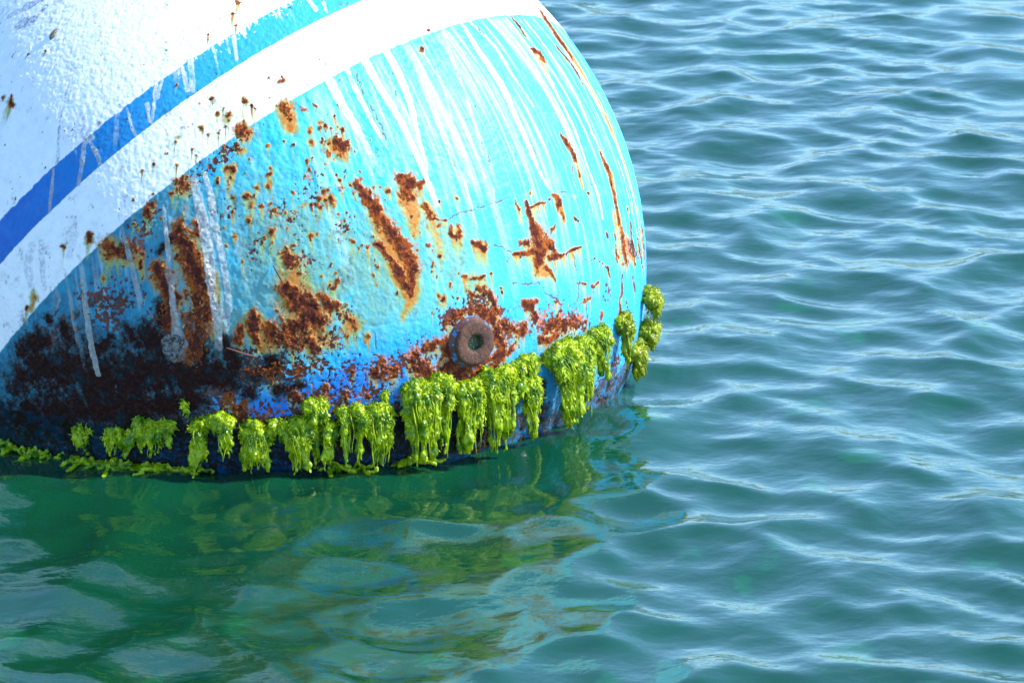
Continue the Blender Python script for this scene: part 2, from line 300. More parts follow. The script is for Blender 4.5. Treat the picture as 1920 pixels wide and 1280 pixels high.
GREY = [   # greyish dirt on the white paint
 [(20,30,8,.6),(60,10,10,.8),(80,0,6,.9)], [(40,46,12,.7),(62,40,10,.9)], [(86,14,5,1),(76,26,4,1)], [(108,4,8,.5)], [(60,462,7,.35),(52,500,8,.4),(60,540,6,.4)], [(78,455,5,.5),(80,500,5,.55),(84,540,4,.4)], [(46,592,9,.5),(60,570,6,.3)], [(150,215,6,.35),(160,245,8,.4),(162,265,5,.6)], [(112,238,2,.9),(110,290,3,.5),(106,310,2,.6)], [(134,140,2,.4),(120,200,1.5,.6),(112,236,1.5,.7)],
 [(145,50,3,.5)], [(190,60,2,.5),(186,80,2,.4)], [(38,80,2,.7)], [(200,160,3,.3)], [(150,90,2,.4)], [(140,440,6,.3),(130,480,6,.3)], [(8,20,10,.4)],
]
CRACK = [
 [(806,414),(840,412),(866,398),(892,392),(920,383),(952,374)], [(928,458),(945,470),(960,476)], [(1040,348),(1052,362),(1078,365)], [(1100,345),(1125,347)], [(985,255),(998,275),(1006,300)], [(903,268),(912,284),(920,302)],
 [(1075,478),(1080,505),(1085,530),(1083,548),(1080,565)], [(960,532),(990,532),(1010,530),(1022,540)], [(1092,478),(1102,492),(1118,484),(1125,492)], [(1010,530),(1022,548),(1045,562)], [(1100,565),(1102,600)], [(700,625),(706,650)], [(545,400),(560,410)], [(1046,548),(1054,562),(1050,580)], [(896,50),(904,62)], [(668,122),(678,170),(700,215),(724,262)],
]

SPOT_ZONES = [(540,320,110,130,70),(600,430,120,110,60),(470,400,60,90,30),(660,300,50,70,22),(740,450,80,100,26),(640,600,50,50,30),(430,240,60,60,14),(380,300,60,60,14),(290,360,60,50,6),(820,440,60,70,14),(1180,430,20,80,20),(880,560,70,50,26),(1060,430,90,80,12),(300,430,60,60,24),(200,90,150,80,6),(240,520,80,80,16)]
_r = random.Random(5)
for (zx, zy, zw, zh, zn) in SPOT_ZONES:
    for _i in range(int(zn*0.62)):
        ax, ay, ar = zx+_r.uniform(-1, 1)*zw, zy+_r.uniform(-1, 1)*zh, 1.4+3.4*_r.random()**3
        if ax < 1 or math.hypot(ax-498, ay-503) > 690: continue
        RUST.append([(ax, ay, ar+0.8), (ax+_r.uniform(-2, 2), ay+_r.uniform(0, 4), ar)])
        STAIN.append([(ax, ay, ar*2.4, .75), (ax+2, ay+ar*2.5, ar*1.3, .4)])

def make_hull(parent):
    # fine rows and columns on the side that faces the viewer, coarse on the far side
    def axis(stops):
        out = []
        for a, b, st in stops:
            n = max(1, int(round((b-a)/st))); out += list(a + (b-a)*np.arange(n)/n)
        return np.array(out)
    px = 1.0/386.0
    lon = axis([(-math.pi, -1.95, 0.02), (-1.95, 1.95, 0.82*px), (1.95, math.pi, 0.02)])     # 0 faces the camera
    lat = axis([(-1.565, -0.33, 0.02), (-0.33, 1.06, 0.82*px), (1.06, 1.5, 0.006), (1.5, 1.566, 0.01)])
    LO, LA = np.meshgrid(lon, lat)
    p = np.stack([np.cos(LA)*np.sin(LO), -np.cos(LA)*np.cos(LO), np.sin(LA)], -1).reshape(-1, 3)
    nu, nv = len(lon), len(lat)
    # fine warping gives every mark a ragged outline
    w1 = np.stack([fbm(p, 22, 3, 31), fbm(p, 22, 3, 41), fbm(p, 22, 3, 51)], -1)*0.006
    w2 = np.stack([fbm(p, 110, 3, 61), fbm(p, 110, 3, 71), fbm(p, 110, 3, 81)], -1)*0.0032
    q = p + w1 + w2
    G = q.reshape(nv, nu, 3); G1 = (p + w2*0.6).reshape(nv, nu, 3)
    def chains(lst, grid, soft=1.0, strength=False, pad=1.6):
        Fm = np.full((nv, nu), -1.0 if not strength else 0.0, np.float32)
        for ch in lst:
            pts = [(hit(c[0], c[1]), c[2]/724.0*soft, c[3] if len(c) > 3 else 1.0) for c in ch]
            if len(pts) == 1: pts = pts*2
            for (A, ra, sa), (B, rb, sb) in zip(pts[:-1], pts[1:]):
                r = max(ra, rb)*pad + 0.012
                la = [math.asin(A[2]), math.asin(B[2])]; lo = [math.atan2(A[0], -A[1]), math.atan2(B[0], -B[1])]
                rc = r/max(0.2, math.cos(max(abs(la[0]), abs(la[1]))))
                i0, i1 = np.searchsorted(lat, [min(la)-r, max(la)+r]); j0, j1 = np.searchsorted(lon, [min(lo)-rc, max(lo)+rc])
                if i1 <= i0 or j1 <= j0: continue
                g = grid[i0:i1, j0:j1]; AB = B-A; L = max(AB@AB, 1e-12)
                t = np.clip(((g-A)@AB)/L, 0, 1) if L > 1e-11 else np.zeros(g.shape[:2])
                d = np.linalg.norm(g - (A + t[..., None]*AB), axis=-1); rr = ra + (rb-ra)*t
                if strength:
                    s_ = (sa+(sb-sa)*t)*np.clip(1.0-(d/rr), -1, 1)
                    v = np.where(d < rr*pad, np.maximum(s_, 0)+0.0, 0)
                    if strength == 'flat': v = (sa+(sb-sa)*t)*sm(1-d/rr, -0.12, 0.22)
                    Fm[i0:i1, j0:j1] = np.maximum(Fm[i0:i1, j0:j1], v)
                else:
                    v = np.clip(1 - d/rr, -1, 1)
                    Fm[i0:i1, j0:j1] = np.maximum(Fm[i0:i1, j0:j1], v)
        return Fm.ravel()
    # streak frame
    u = np.arctan2(p@E2, p@E1); v = np.arccos(np.clip(p@POLE, -1, 1))
    sp = np.stack([u*60, v*3.0, 0*u], -1); sp2 = np.stack([u*150, v*6, 0*u+5], -1)
    st1 = fbm(sp, 1.0, 3, 101); st2 = fbm(sp2, 1.0, 3, 111)
    n_f = fbm(p, 70, 4, 1, 0.62); n_m = fbm(p, 26, 4, 2, 0.6); n_c = fbm(p, 9, 4, 3); n_vf = fbm(p, 190, 3, 4, 0.7)
    rust = chains(RUST, G)
    speck = chains(SPECK, G1, 1.0, True, 1.0)
    lace = fbm(p, 120, 3, 15, 0.75)
    rust_f = rust*1.0 + 0.46*n_f + 0.40*n_vf - 0.12 + 0.28*lace + np.minimum(speck, 0.6)*(1.3*lace - 0.28)
    spn = fbm(p, 150, 3, 7, 0.65)*0.95 + 0.35*n_m
    speck_f = speck*1.15 + spn*0.85 + 0.30*n_vf - 0.80
    dark = chains(DARK, G)
    dark_f = np.clip(dark, -1, 0.9)*1.25 + 0.35*n_m + 0.60*n_f + 0.45*n_vf + 0.45*st1 + 0.02
    stain = chains(STAIN, G, 1.15, True, 1.0)
    # rust bleeds down the hull from each patch
    sg = (sm(rust_f, 0.05, 0.5)*1.0).reshape(nv, nu); st2g = (0.55+0.6*st2).reshape(nv, nu); run = np.zeros_like(sg)
    for i in range(nv-2, -1, -1):
        dl = (lat[i+1]-lat[i])*386
        run[i] = np.maximum(sg[i], run[i+1]*math.exp(-dl/13.0))
    run = (run*np.clip(st2g, 0, 1)).ravel(); stain = np.maximum(stain, run*0.78)
    guano = chains(GUANO, G1, 1.0, 'flat', 1.6)
    grey = chains(GREY, G1, 1.3, 'flat', 1.6)
    bd = p@AX                                        # height along the painted axis
    below = sm(-0.010-bd, 0, 0.02)
    # faint wash of droppings under the paint edge on the right hand side
    wash = sm(st1*0.6+st2*0.6, -0.1, 1.1)*sm(p[:, 0], -0.02, 0.25)*sm(p[:, 2], 0.12, 0.55)*below*0.6
    wash = np.maximum(wash, sm(st1, 0.1, 0.9)*below*0.30*sm(p[:, 2], 0.0, 0.3))
    gt = guano*(0.82+0.25*n_f+0.2*st2)
    gt = np.where(gt > 0, gt, 0)
    # ---- paint coats
    edge = 0.0022*fbm(p, 55, 3, 200) + 0.0010*n_vf
    cyan = sm(-0.0125-bd+edge, -0.0012, 0.0012)
    stripe = sm(bd-0.138+edge*0.6, -0.0012, 0.0012)*(1-sm(bd-0.221+edge*1.6, -0.0012, 0.0012))
    wearm = sm(p[:, 0], -0.36, -0.12)
    wear = sm(0.55*n_f+0.40*n_vf+0.35*st2 + 0.75*wearm*sm(bd, 0.165, 0.228)-0.95+0.15*wearm, 0.0, 0.12)
    # lower coat shows a deeper blue
    pts = [(300,780),(450,705),(600,655),(720,625),(860,585),(960,560),(1100,500),(1190,470)]
    H = np.array([hit(*t) for t in pts]); cc = H.mean(0); _, _, Vt = np.linalg.svd(H-cc); nb = Vt[2]*np.sign(Vt[2][2])
    bl = (p-cc)@nb
    deep = sm(-bl + 0.020*n_c + 0.008*n_f, -0.03, 0.05)
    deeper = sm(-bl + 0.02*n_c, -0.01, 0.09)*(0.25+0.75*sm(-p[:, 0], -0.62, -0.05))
    # greenish grey weathering of the cyan coat
    verd = sm(n_c*0.7 + n_m*0.35 + st1*0.35 - 0.05, -0.1, 0.8)*sm(0.34-p[:, 0], 0, 0.35)*below*(1-deep)
    vz = chains([[(480,480,80,1),(560,440,90,.8)], [(740,540,90,1),(680,480,90,1),(700,600,60,.8)], [(430,600,70,1),(480,560,80,1),(640,540,60,.9)], [(420,420,60,.8)], [(860,500,70,.7)], [(620,460,60,.9),(600,520,60,.9)], [(780,400,50,.5)], [(500,350,60,.6)], [(250,420,70,.8),(330,400,60,.8)], [(420,660,50,1),(470,690,50,.9)]], G1, 1.2, True, 1.0)
    verd = np.clip(verd*0.7 + vz*(1.25+0.8*n_m+0.5*n_f), 0, 1)
    crack = np.zeros(len(p), np.float32)
    crack = chains([[(a, b, 1.9, 1) for a, b in ch] for ch in CRACK], (p+w1*0.7+w2*1.2).reshape(nv, nu, 3), 1.0, 'flat', 1.6)
    # web of thin cracks low on the right
    # paint peels where the cracks meet, dark red primer under it
    wet_shade = sm(0.070 + 0.034*sm(-p[:, 0], -0.75, -0.45)  - (p[:, 2]*R+S[2]) + 0.016*n_m + 0.012*n_f, 0, 0.035)  # wet waterline band, with shade behind the weed painted into its dark colour
    lumps = 0.0014*fbm(p, 52, 3, 300)*(0.35+0.65*sm(-p[:, 0], -0.5, 0.1))*(0.25+0.75*cyan) + 0.0006*fbm(p, 120, 2, 310)
    rmask = sm(rust_f, -0.02, 0.10)
    smask = sm(speck_f, 0.0, 0.07)
    dmask = sm(dark_f, 0.0, 0.22)
    disp = lumps + rmask*(0.0012 + 0.0022*fbm(p, 75, 3, 320, 0.7)) - smask*0.0007*(1-rmask) + gt*0.0004 + dmask*0.0012*n_f + cyan*0.0 + (1-cyan)*0.0010
    disp = disp + 0.0006*(1-stripe)*(bd > 0.1)
    P = p*(R + disp*0.9)[:, None]
    me = grid_mesh('hull', P, nu, nv, wrap_u=True)
    for k, a in dict(rust=rust_f, chip=speck_f, fouling_shade=dark_f, stain=stain, guano=gt, wash=wash, grey=grey, cyan=cyan, stripe=stripe*(1-wear), deep=deep, deeper=deeper, verdigris=verd, crack=crack, wet_shade=wet_shade, runs=st1).items():
        attr(me, k, np.clip(a, -1, 2))
    attr(me, 'east', sm(p[:, 0], 0.38, 0.62))
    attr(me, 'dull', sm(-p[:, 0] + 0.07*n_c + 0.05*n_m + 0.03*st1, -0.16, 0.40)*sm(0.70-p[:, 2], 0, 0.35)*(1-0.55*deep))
    attr(me, 'rightward', sm(p[:, 0]+0.30*bd, -0.62, 0.10))  # rises towards the right, where the stripe turns a paler, greener blue
    T = NT('weathered_buoy_paint'); b = T.b
    nf = T.noise(150, 5, 0.65); nm = T.noise(38, 4, 0.6); nx = T.noise(420, 3, 0.6); nl = T.noise(9, 3, 0.5)
    def edge_of(a, amt, lo, hi): return T.ramp(T.math('ADD', T.attr(a), T.math('MULTIPLY', T.math('SUBTRACT', nx, 0.5), amt)), lo, hi)
    white = T.mix(T.ramp(nm, 0.3, 0.8), (0.73, 0.73, 0.72), (0.64, 0.65, 0.66))
    white = T.mix(T.ramp(nf, 0.62, 0.75, 0, 0.35), white, (0.45, 0.44, 0.42))
    white = T.mix(T.math('MULTIPLY', T.attr('grey'), T.ramp(nf, 0.35, 0.6)), white, (0.16, 0.18, 0.24))
    stripe_c = T.mix(T.attr('rightward'), T.mix(T.ramp(nm, 0.3, 0.7), (0.0005, 0.090, 0.37), (0.002, 0.115, 0.42)), (0.03, 0.32, 0.50))
    col = T.mix(T.attr('stripe'), white, stripe_c)
    cy = T.mix(T.ramp(nl, 0.35, 0.65), (0.038, 0.42, 0.53), (0.022, 0.35, 0.54))
    cy = T.mix(T.ramp(nm, 0.45, 0.75, 0, 0.5), cy, (0.10, 0.48, 0.52))
    cy = T.mix(T.math('MULTIPLY', T.attr('verdigris'), T.ramp(nf, 0.2, 0.65, 0.55, 1.0)), cy, (0.13, 0.30, 0.235))
    cy = T.mix(T.attr('deep'), cy, T.mix(T.ramp(nm, 0.3, 0.7), (0.030, 0.40, 0.66), (0.022, 0.34, 0.66)))
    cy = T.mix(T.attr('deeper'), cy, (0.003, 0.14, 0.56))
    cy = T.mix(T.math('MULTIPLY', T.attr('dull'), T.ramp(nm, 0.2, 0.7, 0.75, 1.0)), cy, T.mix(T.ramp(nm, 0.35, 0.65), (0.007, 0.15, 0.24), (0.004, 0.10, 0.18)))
    cy = T.mix(T.attr('wash'), cy, (0.66, 0.78, 0.76))
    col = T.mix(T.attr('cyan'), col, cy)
    # bleeding stain: yellow green at its rim, orange inside
    stn = T.math('MULTIPLY', T.attr('stain'), T.ramp(nf, 0.25, 0.6, 0.5, 1.15))
    stn = T.math('ADD', stn, T.math('MULTIPLY', T.math('MULTIPLY', T.attr('runs'), 0.22), T.ramp(T.attr('stain'), 0.05, 0.4)))
    col = T.mix(T.ramp(stn, 0.03, 0.34, 0, 0.85), col, (0.26, 0.31, 0.07))
    col = T.mix(T.ramp(stn, 0.26, 0.62, 0, 0.95), col, (0.42, 0.135, 0.012))
    # thin brown wash that spreads into the paint round each patch
    soft = T.ramp(T.math('ADD', T.attr('rust'), T.math('MULTIPLY', T.math('SUBTRACT', nm, 0.5), 1.6)), -0.85, 0.15)
    col = T.mix(T.math('MULTIPLY', soft, 0.55), col, T.mix(T.ramp(nf, 0.35, 0.6), (0.28, 0.20, 0.07), (0.30, 0.105, 0.03)))
    # halo round the rust itself
    halo = edge_of('rust', 0.8, -0.55, 0.10)
    col = T.mix(T.math('MULTIPLY', halo, 0.62), col, (0.36, 0.15, 0.028))
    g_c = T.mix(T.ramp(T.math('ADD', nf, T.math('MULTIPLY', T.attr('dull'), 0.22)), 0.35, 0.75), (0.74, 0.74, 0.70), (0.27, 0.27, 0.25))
    ch = edge_of('chip', 0.35, -0.01, 0.05)
    chc = T.mix(T.ramp(nm, 0.35, 0.65), (0.12, 0.030, 0.020), (0.045, 0.016, 0.014))
    chc = T.mix(T.math('MULTIPLY', T.ramp(T.noise(24, 3, 0.6), 0.55, 0.62), T.attr('rightward')), chc, (0.40, 0.13, 0.085))
    col = T.mix(ch, col, chc)
    film = edge_of('fouling_shade', 0.5, -0.98, 0.25)
    col = T.mix(T.math('MULTIPLY', film, 0.80), col, T.mix(T.ramp(nf, 0.45, 0.62), (0.006, 0.045, 0.058), (0.045, 0.016, 0.009)))
    fm = edge_of('fouling_shade', 1.3, -0.15, 0.75)
    col = T.mix(T.math('MULTIPLY', fm, 0.97), col, T.mix(T.ramp(nf, 0.46, 0.72), T.mix(T.ramp(nm, 0.54, 0.68), (0.015, 0.0052, 0.0042), (0.004, 0.020, 0.026)), (0.045, 0.013, 0.007)))
    ru = edge_of('rust', 0.6, -0.10, 0.16)
    core = T.ramp(T.math('ADD', T.attr('rust'), T.math('MULTIPLY', T.math('SUBTRACT', nm, 0.5), 2.2)), 0.05, 0.75)
    ruc = T.mix(core, (0.29, 0.070, 0.014), (0.070, 0.018, 0.013))
    ruc = T.mix(T.ramp(nf, 0.55, 0.75, 0, 0.6), ruc, (0.34, 0.095, 0.018))
    ruc = T.mix(T.ramp(nx, 0.35, 0.55, 0.6, 0.0), ruc, (0.05, 0.014, 0.012))
    col = T.mix(ru, col, ruc)
    gm = T.math('MULTIPLY', T.ramp(T.math('ADD', T.attr('guano'), T.math('MULTIPLY', T.math('SUBTRACT', T.math('ADD', T.math('MULTIPLY', nf, 0.6), T.math('MULTIPLY', nm, 0.5)), 0.56), 1.5)), 0.12, 0.85), 0.85)
    col = T.mix(gm, col, g_c)
    col = T.mix(T.ramp(T.attr('crack'), 0.3, 0.8, 0, 0.85), col, (0.10, 0.045, 0.04))
    wc = T.mix(T.ramp(nm, 0.42, 0.58), (0.008, 0.009, 0.004), T.mix(T.attr('east'), (0.003, 0.022, 0.042), (0.014, 0.13, 0.26)))
    wc = T.mix(T.ramp(nf, 0.5, 0.6), wc, T.mix(T.attr('east'), (0.020, 0.008, 0.006), (0.10, 0.04, 0.025)))
    col = T.mix(T.math('MULTIPLY', T.attr('wet_shade'), T.ramp(nf, 0.25, 0.55, 0.7, 1.0)), col, wc)
    T.l(col, b.inputs['Base Color'])
    rough = T.math('ADD', T.math('MULTIPLY', T.math('MAXIMUM', ru, gm), 0.36), 0.50)
    rough = T.math('SUBTRACT', rough, T.math('MULTIPLY', T.attr('wet_shade'), 0.25), True)
    T.l(rough, b.inputs['Roughness'])
    T.l(T.math('SUBTRACT', 0.24, T.math('MULTIPLY', T.math('MAXIMUM', fm, ru), 0.2)), b.inputs['Specular IOR Level'])
    hgt = T.math('ADD', T.math('MULTIPLY', nm, 0.8), T.math('MULTIPLY', nf, T.math('ADD', T.math('MULTIPLY', ru, 1.6), 0.45)))
    hgt = T.math('SUBTRACT', hgt, T.math('MULTIPLY', ch, 0.35)); hgt = T.math('ADD', hgt, T.math('MULTIPLY', gm, 0.15))
    hgt = T.math('SUBTRACT', hgt, T.math('MULTIPLY', T.attr('crack'), 0.4))
    T.l(T.bump(T.math('MULTIPLY', hgt, T.math('ADD', T.math('MULTIPLY', T.attr('cyan'), 0.45), 0.55)), 0.55, 0.0026), b.inputs['Normal'])
    o = link('hull', me, T.m, parent)
    return o, T.m

buoy = bpy.data.objects.new('mooring_buoy', None); C.objects.link(buoy); buoy.location = S; buoy.empty_display_size = 0.3
tag(buoy, 'tilted round steel mooring buoy, cyan and white with a blue stripe and rust', 'buoy')
hull, hull_mat = make_hull(buoy)

def lathe_bm(bm, prof, M, seg=64, jit=0.0, rng=None):
    rows = []
    for r, h in prof:
        row = []
        for i in range(seg):
            a = 2*math.pi*i/seg
            k = 1 + jit*mnoise.noise(Vector((math.cos(a)*2.2, math.sin(a)*2.2, h*80+r*60)))
            row.append(bm.verts.new(M @ Vector((r*k*math.cos(a), r*k*math.sin(a), h))))
        rows.append(row)
    for a, b_ in zip(rows[:-1], rows[1:]):
        for i in range(seg): bm.faces.new((a[i], a[(i+1) % seg], b_[(i+1) % seg], b_[i]))
    return rows
def frame_at(n):
    from mathutils import Matrix
    z = Vector(n).normalized(); x = Vector((0, 0, 1)).cross(z).normalized(); y = z.cross(x)
    M = Matrix((x, y, z)).transposed().to_4x4(); M.translation = z*R
    return M
def bm_obj(name, bm, mat, parent=None, smooth=True):
    bmesh.ops.recalc_face_normals(bm, faces=bm.faces)
    me = bpy.data.meshes.new(name); bm.to_mesh(me); bm.free()
    for f in me.polygons: f.use_smooth = smooth
    return link(name, me, mat, parent)

# rust material for the fitting
T = NT('pitted_rust'); nf = T.noise(260, 6, 0.7); nm = T.noise(60, 4, 0.6)
c = T.mix(T.ramp(nm, 0.35, 0.65), (0.045, 0.019, 0.011), (0.095, 0.034, 0.017)); c = T.mix(T.ramp(nf, 0.52, 0.7), c, (0.17, 0.085, 0.05)); c = T.mix(T.ramp(nf, 0.45, 0.3), c, (0.02, 0.014, 0.012))
T.l(c, T.b.inputs['Base Color']); T.b.inputs['Roughness'].default_value = 0.85; T.l(T.bump(nf, 0.9, 0.002), T.b.inputs['Normal']); M_RUST = T.m
T = NT('chipped_blue_paint'); nf = T.noise(170, 5, 0.65); nm = T.noise(90, 4, 0.6)
c = T.mix(T.ramp(nm, 0.40, 0.45), (0.01, 0.16, 0.42), (0.075, 0.024, 0.016)); T.l(c, T.b.inputs['Base Color']); T.b.inputs['Roughness'].default_value = 0.5; T.l(T.bump(nm, 0.6, 0.002), T.b.inputs['Normal']); M_BLUE = T.m
T = NT('mossy_socket'); nf = T.noise(200, 5, 0.65); nm = T.noise(120, 4, 0.6)
c = T.mix(T.ramp(nm, 0.38, 0.45), (0.004, 0.035, 0.05), (0.035, 0.05, 0.008)); c = T.mix(T.ramp(nf, 0.60, 0.66), c, (0.4, 0.42, 0.32)); T.l(c, T.b.inputs['Base Color']); T.b.inputs['Roughness'].default_value = 0.5; T.l(T.bump(nf, 0.8, 0.002), T.b.inputs['Normal']); M_SOCK = T.m

M = frame_at(hit(883, 641))
bm = bmesh.new()
lathe_bm(bm, [(0.050, -0.006), (0.0460, 0.003), (0.0425, 0.006), (0.0415, 0.009)], M, 72, 0.05)
boss = bm_obj('fitting_collar', bm, M_BLUE, buoy)
bm = bmesh.new()
lathe_bm(bm, [(0.0412, 0.006), (0.0418, 0.010), (0.0402, 0.0150), (0.0370, 0.0162), (0.030, 0.0166), (0.022, 0.0162), (0.0172, 0.0150), (0.0152, 0.0120), (0.0148, 0.007)], M, 96, 0.07)
for v in bm.verts:
    pn = mnoise.noise(Vector(v.co)*160)*0.0010; v.co += Vector(M.col[2][:3])*pn
ring = bm_obj('threaded_fitting', bm, M_RUST, buoy); tag(ring, 'brown rusted round fitting with a hole, low on the cyan side')
bm = bmesh.new()
rows = lathe_bm(bm, [(0.0152, 0.0120), (0.0140, 0.007), (0.0132, 0.003), (0.0110, 0.0025)], M, 40, 0.16)
bm.faces.new(rows[-1])
bm_obj('socket', bm, M_SOCK, ring)
# small hole capped with droppings, in the shaded part
M2 = frame_at(hit(326, 650)); bm = bmesh.new()
rows = lathe_bm(bm, [(0.026, -0.003), (0.021, 0.0012), (0.0160, 0.0026), (0.0115, 0.0026), (0.0098, 0.001), (0.009, -0.002)], M2, 48, 0.14)
bm.faces.new(rows[-1])
T = NT('grey_droppings'); nf = T.noise(220, 5, 0.65)
T.l(T.mix(T.ramp(nf, 0.4, 0.62), (0.012, 0.010, 0.010), (0.16, 0.16, 0.155)), T.b.inputs['Base Color']); T.b.inputs['Roughness'].default_value = 0.8; T.l(T.bump(nf, 0.7, 0.002), T.b.inputs['Normal']); M_GUANO = T.m
o = bm_obj('drain_hole', bm, M_GUANO, buoy); tag(o, 'small dark hole ringed with grey droppings in the shaded part')
from mathutils import Matrix
# ------------------------------------------------------------------ seaweed
def weed_material(name, c1, c2, c3):
    T = NT(name); b = T.b
    nf = T.noise(140, 5, 0.6); nm = T.noise(35, 3, 0.5)
    col = T.mix(T.ramp(nm, 0.36, 0.56), c1, c2); col = T.mix(T.ramp(nf, 0.55, 0.75), col, c3)
    T.l(col, b.inputs['Base Color']); b.inputs['Roughness'].default_value = 0.30; b.inputs['Specular IOR Level'].default_value = 0.35
    b.inputs['Coat Weight'].default_value = 0.26; b.inputs['Coat Roughness'].default_value = 0.05
    T.l(T.bump(nf, 0.3, 0.0015), b.inputs['Normal'])
    tr = T.n('ShaderNodeBsdfTranslucent'); T.l(T.mix(0.5, col, c3), tr.inputs[0])
    mx = T.n('ShaderNodeMixShader'); mx.inputs[0].default_value = 0.33
    T.l(b.outputs[0], mx.inputs[1]); T.l(tr.outputs[0], mx.inputs[2]); T.l(mx.outputs[0], T.out.inputs[0])
    return T.m
M_WEED = weed_material('bright_sea_lettuce', (0.075, 0.20, 0.000), (0.37, 0.505, 0.001), (0.58, 0.65, 0.004))
M_MOSS = weed_material('olive_sea_lettuce', (0.17, 0.23, 0.001), (0.33, 0.40, 0.002), (0.47, 0.51, 0.01))

def tube(V, Fc, pts, rad, seg=6, flat=None, k=0.0):
    base = len(V); n = len(pts)
    for i in range(n):
        t = pts[min(i+1, n-1)] - pts[max(i-1, 0)]; t = t/(np.linalg.norm(t)+1e-9)
        a = np.cross(t, [0.3, 0.5, 0.8]); a /= np.linalg.norm(a)+1e-9; b = np.cross(t, a)
        for j in range(seg):
            th = 2*math.pi*j/seg; off = rad[i]*(math.cos(th)*a + math.sin(th)*b)
            if flat is not None: off = off*(1-0.3*k) + flat*(off @ flat)*k
            V.append(pts[i] + off)
    for i in range(n-1):
        for j in range(seg):
            Fc.append((base+i*seg+j, base+i*seg+(j+1) % seg, base+(i+1)*seg+(j+1) % seg, base+(i+1)*seg+j))
    Fc.append(tuple(base+j for j in range(seg-1, -1, -1))); Fc.append(tuple(base+(n-1)*seg+j for j in range(seg)))
def from_lists(V, Fc):
    me = bpy.data.meshes.new('m'); me.from_pydata([tuple(v) for v in V], [], Fc); me.update(); return me
def fuse(me, voxel):
    o = bpy.data.objects.new('tmp', me); C.objects.link(o)
    m = o.modifiers.new('r', 'REMESH'); m.mode = 'VOXEL'; m.voxel_size = voxel; m.use_smooth_shade = True
    dg = bpy.context.evaluated_depsgraph_get(); ev = o.evaluated_get(dg); out = bpy.data.meshes.new_from_object(ev)
    bpy.data.objects.remove(o); return out
def crumple(me, seed):
    n = len(me.vertices); co_ = np.empty(n*3, np.float32); me.vertices.foreach_get('co', co_); co_ = co_.reshape(-1, 3)
    no = np.empty(n*3, np.float32); me.vertices.foreach_get('normal', no); no = no.reshape(-1, 3)
    sq = co_*np.array([1, 1, 0.55])
    d = 0.0030*(1-np.abs(fbm(sq, 120, 3, seed, 0.6))*1.6) - 0.0012 + 0.0012*fbm(co_, 300, 2, seed+9)
    co_ += no*d[:, None]
    me.vertices.foreach_set('co', co_.ravel()); me.update(); return co_, no

